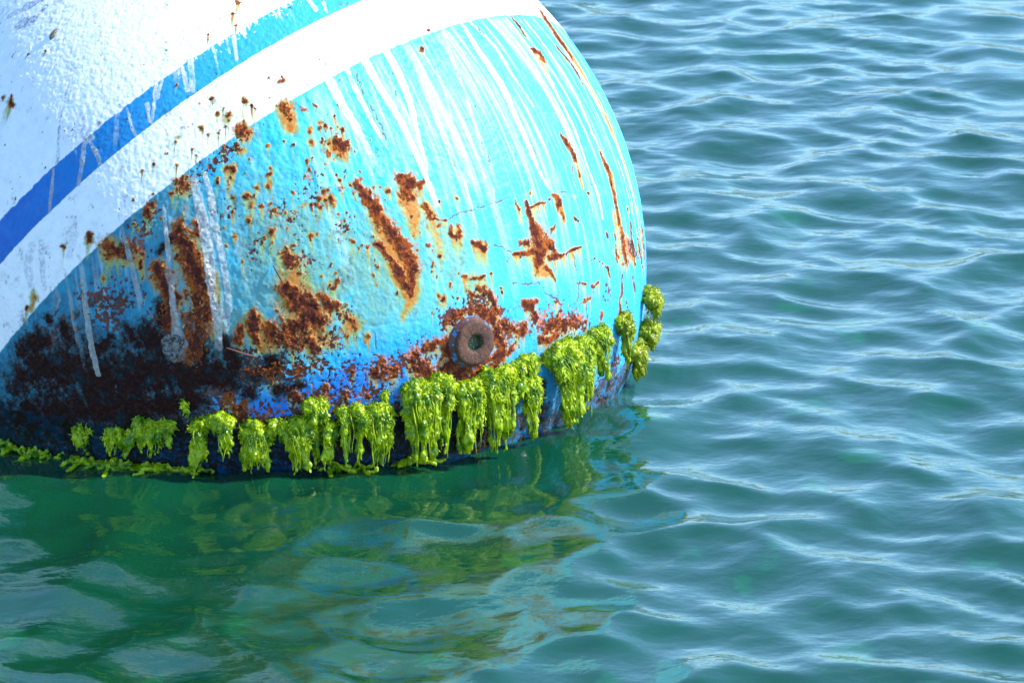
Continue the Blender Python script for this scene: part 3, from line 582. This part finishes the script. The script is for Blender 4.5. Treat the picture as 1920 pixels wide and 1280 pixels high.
def weed(label, x, y, w_, y2, tail=0.5, bulge=0.022, mat=M_WEED, seed=0, dens=1.0, lean=0.0, thick=1.0, gap=0.0, head=1.0, out=0.0):
    """one clump rooted on the hull round (x, y), w_ wide, hanging to y2 in the photo's measure"""
    rng = np.random.RandomState(seed+100)
    V, Fc = [], []
    nw = w_*PX; top = hit(x, y)*(R+out) + S
    nrm = top-S; nh = np.array([nrm[0], nrm[1], 0]); nh /= np.linalg.norm(nh); tg = np.cross([0, 0, 1], nh)
    nrm = nrm/np.linalg.norm(nrm)
    L = (y2+7-y)*PX/math.cos(0.27)
    def onhull(u, dz):
        d0 = (top + tg*u*nw*0.5) - S + np.array([0, 0, dz]); return S + d0/np.linalg.norm(d0)*(R+out)
    ns = max(3, int((4 + nw*95)*dens))
    for k in range(ns):
        u = -1 + 2*(k+rng.rand())/ns
        if gap and abs(u) < gap: u = math.copysign(gap+(1-gap)*rng.rand(), u)
        P0 = onhull(u, rng.uniform(-0.012, 0.004))
        b = bulge*(0.55+0.8*rng.rand()); ll = L*(1.02 if rng.rand() < 0.5 else 0.45+0.55*rng.rand())*(1-0.2*abs(u)*(1-min(tail, 1)))
        pts = [P0 - nrm*0.004]; n = 10; wob = rng.uniform(-1, 1, 2)*0.005
        for i in range(1, n+1):
            t = i/n; conv = 1-(1-tail)*(t**0.8)
            q = P0 + nh*b*min(1, t*3.2) - tg*u*nw*0.5*(1-conv) + tg*(lean*L*t) + tg*wob[0]*math.sin(t*5+wob[1]*300) + nh*0.004*math.sin(t*7+k)
            q = q + np.array([0, 0, 0.005*math.sin(min(1, t*3.2)*math.pi) - ll*max(0, t-0.12)])
            if q[2] < -0.006: q[2] = -0.006; q = q + nh*0.004
            pts.append(q)
        r0 = 0.0053*thick*(0.7+0.7*rng.rand())
        rad = [r0*(1.2-0.55*i/n)*(0.75+0.55*rng.rand()) for i in range(n+1)]
        if rng.rand() < 0.4: rad[rng.randint(2, 6)] *= 1.5
        rad[-1] *= 0.3; rad[-2] *= 0.55; rad[-3] *= 0.8
        tube(V, Fc, pts, rad, 8, tg, 0.9*rng.rand())
    # knobbly heads where it clings to the hull
    nh_ = max(2, int(nw*150*head*dens))
    for k in range(nh_):
        u = -0.9 + 1.8*(k+rng.rand())/nh_
        if gap and abs(u) < gap*0.8: continue
        c_ = onhull(u, rng.uniform(-0.010, 0.006)) + nh*bulge*rng.uniform(0.25, 0.75); r = nw*rng.uniform(0.10, 0.20)+0.0045
        r = min(r, 0.0135)*head
        tube(V, Fc, [c_+np.array([0, 0, r*t]) + tg*0 for t in (0.95, 0.6, 0, -0.6, -1.1, -1.6)], [r*0.3, r*0.8, r, r*0.9, r*0.6, r*0.25], 10)
    me = fuse(from_lists(V, Fc), 0.0016)
    n = len(me.vertices); co_ = np.empty(n*3, np.float32); me.vertices.foreach_get('co', co_); co_ = co_.reshape(-1, 3)
    no = np.empty(n*3, np.float32); me.vertices.foreach_get('normal', no); no = no.reshape(-1, 3)
    zt = co_[:, 2].max(); zb = co_[:, 2].min(); hr = ((co_[:, 2]-zb)/(zt-zb+1e-6))[:, None]
    fr = sm(hr, 0.35, 0.8)[:, 0]
    fold = 1-np.abs(fbm(co_*np.array([1, 1, 0.22]), 135, 3, seed, 0.6))*1.8
    knob = fbm(co_, 170, 3, seed+3, 0.6)
    d = (1-fr)*(0.0038*fold-0.0016) + fr*(0.0042*knob) + 0.0004*fbm(co_, 330, 2, seed+9) + 0.0055*fbm(co_, 45, 2, seed+17)
    co_ += no*d[:, None]
    me.vertices.foreach_set('co', co_.ravel()); me.update()
    bm = bmesh.new(); bm.from_mesh(me)
    prob = 0.008 + 0.10*fr
    for i in np.nonzero(rng.rand(n) < prob)[0]:
        p0 = co_[i]; nn = no[i]; hrel = hr[i, 0]
        if (p0-S)@(p0-S) < R*R or p0[2] < 0.001: continue
        if hrel < 0.5 or rng.rand() < 0.35:          # small wet blades lying on the drape
            s_ = rng.uniform(0.003, 0.006)
            dn = np.array([0, 0, -1.0]) + nn*0.35 + rng.normal(0, 0.3, 3); dn /= np.linalg.norm(dn)
            sd = np.cross(dn, nn); sd /= np.linalg.norm(sd)+1e-9; rows = []
            for a in range(4):
                wd = s_*0.45*(0.6, 1.0, 0.9, 0.4)[a]; ctr = p0 + dn*s_*0.5*a + nn*0.0008*math.sin(a*2+i)
                rows.append([bm.verts.new(ctr + sd*wd*c_ + nn*0.0006*rng.randn()) for c_ in (-1, 0, 1)])
            for a in range(3):
                for c_ in range(2): bm.faces.new((rows[a][c_], rows[a][c_+1], rows[a+1][c_+1], rows[a+1][c_]))
        else:                                        # curly threads of the tuft
            pp = [p0]; dd = nn + np.array([0, 0, 0.25]) + rng.normal(0, 0.4, 3); st_ = rng.uniform(0.0011, 0.0027)
            for a in range(4):
                dd = dd/np.linalg.norm(dd) + rng.normal(0, 0.55, 3) - np.array([0, 0, 0.15*a]); pp.append(pp[-1] + dd/np.linalg.norm(dd)*st_)
            v3 = []; f3 = []; tube(v3, f3, [np.array(q) for q in pp], [0.0008, 0.0009, 0.0008, 0.0007, 0.0004], 4)
            vs = [bm.verts.new(q) for q in v3]
            for f in f3: bm.faces.new([vs[j] for j in f])
    # fine loose strands hanging over the thicker ones
    v3 = []; f3 = []
    for k in range(int((4 + nw*260)*dens)):
        u = rng.uniform(-1.05, 1.05); P0 = onhull(u, rng.uniform(-0.016, 0.004)); b = bulge*(0.9+0.6*rng.rand()); ll = L*rng.uniform(0.25, 1.0); ph = rng.rand()*6; am = rng.uniform(0.001, 0.004); pts = []
        for i in range(10):
            t = i/9; conv = 1-(1-tail)*(t**0.8)
            q = P0 + nh*(b*min(1, t*4)+0.002) - tg*u*nw*0.5*(1-conv)*0.9 + tg*(lean*L*t + am*math.sin(t*8+ph)) + nh*am*math.cos(t*9+ph)
            q = q + np.array([0, 0, -ll*max(0, t-0.1)]); q[2] = max(q[2], -0.004); pts.append(q)
        tube(v3, f3, pts, [0.0010*(1-0.5*i/9)*(0.8+0.6*rng.rand()) for i in range(10)], 5, tg, rng.rand())
    vs = [bm.verts.new(q) for q in v3]
    for f in f3: bm.faces.new([vs[j] for j in f])
    for f in bm.faces: f.smooth = True
    bm.to_mesh(me); bm.free(); me.materials.clear()
    org = Vector(top)
    for v in me.vertices: v.co -= org
    o = link('seaweed_clump', me, mat); o.location = org
    return tag(o, label, 'seaweed', 'green seaweed clumps growing round the buoy at the waterline')

W = [
 # label, x, y, width, bottom, extras
 ('round olive seaweed tuft highest on the far right rim, seen past the hull edge', 1206, 552, 30, 600, dict(tail=0.2, bulge=0.020, out=0.001, mat=M_MOSS, dens=1.2)),
 ('olive seaweed ball just below the highest rim tuft on the far right', 1201, 612, 30, 652, dict(tail=0.2, bulge=0.020, out=0.001, mat=M_MOSS, dens=1.2)),
 ('lowest olive seaweed clump on the right rim, touching the water', 1188, 652, 34, 712, dict(tail=0.4, bulge=0.016, mat=M_MOSS, dens=1.1)),
 ('lone bulb of olive seaweed with a thin pointed tail on bare blue paint', 1161, 598, 28, 690, dict(tail=0.05, bulge=0.016, mat=M_MOSS, dens=1.1)),
 ('broad bright seaweed clump right end of the row, left of the lone bulb', 1116, 622, 44, 700, dict(tail=0.35, dens=1.2)),
 ('bright seaweed clump with a long narrow drip, second from the right end of the row', 1082, 640, 50, 772, dict(tail=0.12, dens=1.2)),
 ('largest thick seaweed clump hanging as a wide cone right down to the water', 1044, 655, 72, 800, dict(tail=0.36, dens=1.3, lean=0.10, bulge=0.028)),
 ('small ragged seaweed tuft below the peeled red patches, above the slim strand', 980, 676, 46, 726, dict(tail=0.9, bulge=0.012, dens=0.8)),
 ('slim seaweed strand with a knobbly head and narrow tail over dark gap', 984, 715, 36, 812, dict(tail=0.3, dens=1.1)),
 ('wide bright seaweed column down to the water just right below the rusty fitting', 926, 700, 58, 835, dict(tail=0.75, dens=1.2)),
 ('bright seaweed column spreading at its foot directly under the rusty fitting', 872, 722, 42, 842, dict(tail=1.05, dens=1.1)),
 ('thin ragged seaweed strand bridging two columns left below the rusty fitting', 822, 714, 34, 846, dict(tail=0.35, dens=0.8, thick=0.8)),
 ('stout seaweed column with a glossy bubble left of the dark oval gap', 783, 728, 52, 856, dict(tail=0.75, dens=1.2, bulge=0.028)),
 ('fan shaped seaweed bunch with ragged top between the stout column and thin legs', 706, 765, 46, 862, dict(tail=0.8, dens=1.0, thick=0.9)),
 ('tiny green sprig growing alone above the fan shaped bunch', 722, 738, 12, 752, dict(tail=0.8, dens=0.5, bulge=0.006, thick=0.5)),
 ('pair of thin seaweed legs left of the fan shaped bunch', 655, 768, 40, 860, dict(tail=0.7, dens=0.9, gap=0.45, thick=0.8)),
 ('short upright seaweed tuft on blue paint standing above the row', 592, 756, 36, 790, dict(tail=0.8, dens=1.0, bulge=0.014)),
 ('slender bright seaweed leg right of the gold brown knob', 612, 790, 20, 862, dict(tail=0.9, dens=0.9, thick=0.8)),
 ('knobbly seaweed pillar with yellow knob below the short upright tuft', 560, 790, 34, 866, dict(tail=0.8, dens=1.2)),
 ('short rough seaweed knot between the wide column and the slim strand', 958, 700, 34, 745, dict(tail=0.6, dens=0.9, bulge=0.014)),
 ('thin crooked seaweed strand between the pillar and the short leg', 590, 800, 18, 858, dict(tail=0.6, dens=0.8, thick=0.7, bulge=0.014)),
 ('frayed seaweed strip joining the tops of the two legs of the arch', 400, 783, 34, 800, dict(tail=1.0, dens=0.7, bulge=0.012, thick=0.8)),
 ('low scraggly seaweed fringe joining the pointed clump and the pillar', 520, 796, 44, 818, dict(tail=1.0, dens=0.6, bulge=0.010, thick=0.7)),
 ('pointed seaweed clump widening to a triangle on the water', 480, 800, 22, 872, dict(tail=2.2, dens=1.6)),
 ('right leg of seaweed beside a dark arch over the water', 423, 786, 18, 868, dict(tail=1.0, dens=0.9, thick=0.85)),
 ('left leg of seaweed arching over a dark hollow, with a round bubble', 378, 792, 22, 870, dict(tail=0.9, dens=0.9, thick=0.9, lean=-0.10)),
 ('tiny bright green bud alone on blue paint above the arch', 350, 757, 10, 768, dict(tail=0.7, dens=0.5, bulge=0.006, thick=0.5)),
 ('shaded seaweed mound behind the floating weed, second dark clump from the arch', 290, 790, 66, 838, dict(tail=1.0, dens=0.9, bulge=0.008, thick=0.8, head=0.7)),
 ('dark shaded seaweed tuft near the left, beside a patch of blue paint', 222, 806, 50, 842, dict(tail=0.9, dens=0.8, bulge=0.006, thick=0.7, head=0.6)),
 ('small dim seaweed tuft at left in the shade, between dark paint and water', 156, 806, 26, 838, dict(tail=0.9, dens=0.8, bulge=0.005, thick=0.7, head=0.6)),
]
for i, (lab, x, y, w_, y2, kw) in enumerate(W): weed(lab, x, y, w_, y2, seed=i*13, **kw)

def floating(label, spots, name='floating_seaweed', seed=0, mat=M_WEED, lift=0.004):
    rng = np.random.RandomState(seed); V, Fc = [], []; org = water(*spots[0][:2])
    for (x, y, w_, h_, n) in spots:
        for k in range(n):
            a = water(x+rng.uniform(-1, 1)*w_, y+rng.uniform(-1, 1)*h_); L = rng.uniform(0.02, 0.06); th = rng.normal(0, 0.5) + (math.pi if rng.rand() < 0.5 else 0)
            r0 = math.hypot(a[0], a[1])
            if r0 < 0.735: a[:2] *= 0.735/r0
            pts = []
            for i in range(8):
                t = i/7; pts.append(a + np.array([math.cos(th)*L*t, math.sin(th)*L*t*1.3 + 0.006*math.sin(t*6+k), lift + 0.004*math.sin(t*4+k*2) + (0.010*rng.rand() if rng.rand() < 0.3 else 0)]))
            tube(V, Fc, pts, [0.0028*(0.6+0.9*rng.rand()) for _ in pts], 7)
    me = fuse(from_lists(V, Fc), 0.0019); crumple(me, seed); me.materials.clear()
    o_ = Vector(org)
    for v in me.vertices: v.co -= o_
    o = link(name, me, mat); o.location = o_
    return tag(o, label, 'seaweed')
floating('bright glossy mat of seaweed floating on the water at the foot of the shaded side', [(260, 868, 60, 7, 40), (250, 855, 26, 7, 22), (180, 858, 30, 3, 14), (330, 880, 36, 4, 14)], seed=4)
floating('dark green weed fringe lying along the waterline at the far left edge', [(30, 826, 60, 5, 30), (110, 838, 50, 4, 18)], seed=9)
floating('thin line of floating weed on the water below the fan shaped bunch', [(640, 862, 40, 2, 10), (760, 858, 40, 2, 8)], seed=21)

# ------------------------------------------------------------------ small things on the hull
def stalk(label, pts, r, col, cat, name):
    V, Fc = [], []
    P = [hit(a, b)*(R+e) + S for a, b, e in pts]; Q = []
    for i in range(len(P)-1):
        for t in np.arange(4)/4: Q.append(P[i]*(1-t)+P[i+1]*t)
    Q.append(P[-1]); n = len(Q)
    tube(V, Fc, Q, [r*(0.5+0.5*math.sin(math.pi*(0.12+0.8*i/n))) for i in range(n)], 8)
    me = from_lists(V, Fc)
    for f in me.polygons: f.use_smooth = True
    T = NT(name+'_brown'); nf = T.noise(300, 3, 0.6); T.l(T.mix(nf, col, tuple(c*1.7 for c in col)), T.b.inputs['Base Color']); T.b.inputs['Roughness'].default_value = 0.7
    org = Vector(Q[0])
    for v in me.vertices: v.co -= org
    o = link(name, me, T.m); o.location = org; return tag(o, label, cat)
stalk('thin reddish stalk lying across the foot of the twin white drips', [(424, 651, 0.004), (440, 655, 0.008), (458, 661, 0.009), (480, 667, 0.005)], 0.0016, (0.11, 0.035, 0.022), 'twig', 'dry_stalk')
stalk('short dark stalk above the big crusted rust patch', [(512, 498, 0.004), (518, 508, 0.008), (524, 519, 0.007), (530, 530, 0.003)], 0.0017, (0.08, 0.027, 0.02), 'twig', 'dry_stalk')

Ms = frame_at(hit(102, 65)); bm = bmesh.new(); bmesh.ops.create_icosphere(bm, subdivisions=5, radius=1)
for v in bm.verts:
    k = 1+0.12*mnoise.noise(v.co*3.1); rib = 1+0.05*math.sin(v.co.y*30)
    v.co = Vector((v.co.x*0.0062*k*rib*(1-0.25*v.co.y), v.co.y*0.0135*k, max(v.co.z, -0.3)*0.0065*k*rib))
Mw = Matrix.Translation(Vector(S)) @ Ms; Mr = Mw.copy(); Mr.translation = (0, 0, 0)
for v in bm.verts: v.co = Mr @ v.co
T = NT('dark_shell'); nf = T.noise(400, 4, 0.6); T.l(T.mix(T.ramp(nf, 0.4, 0.62), (0.035, 0.028, 0.018), (0.20, 0.17, 0.10)), T.b.inputs['Base Color']); T.b.inputs['Roughness'].default_value = 0.5
o = bm_obj('shell', bm, T.m); o.location = Mw.translation
tag(o, 'small dark oval shell stuck alone on the white paint', 'shell')
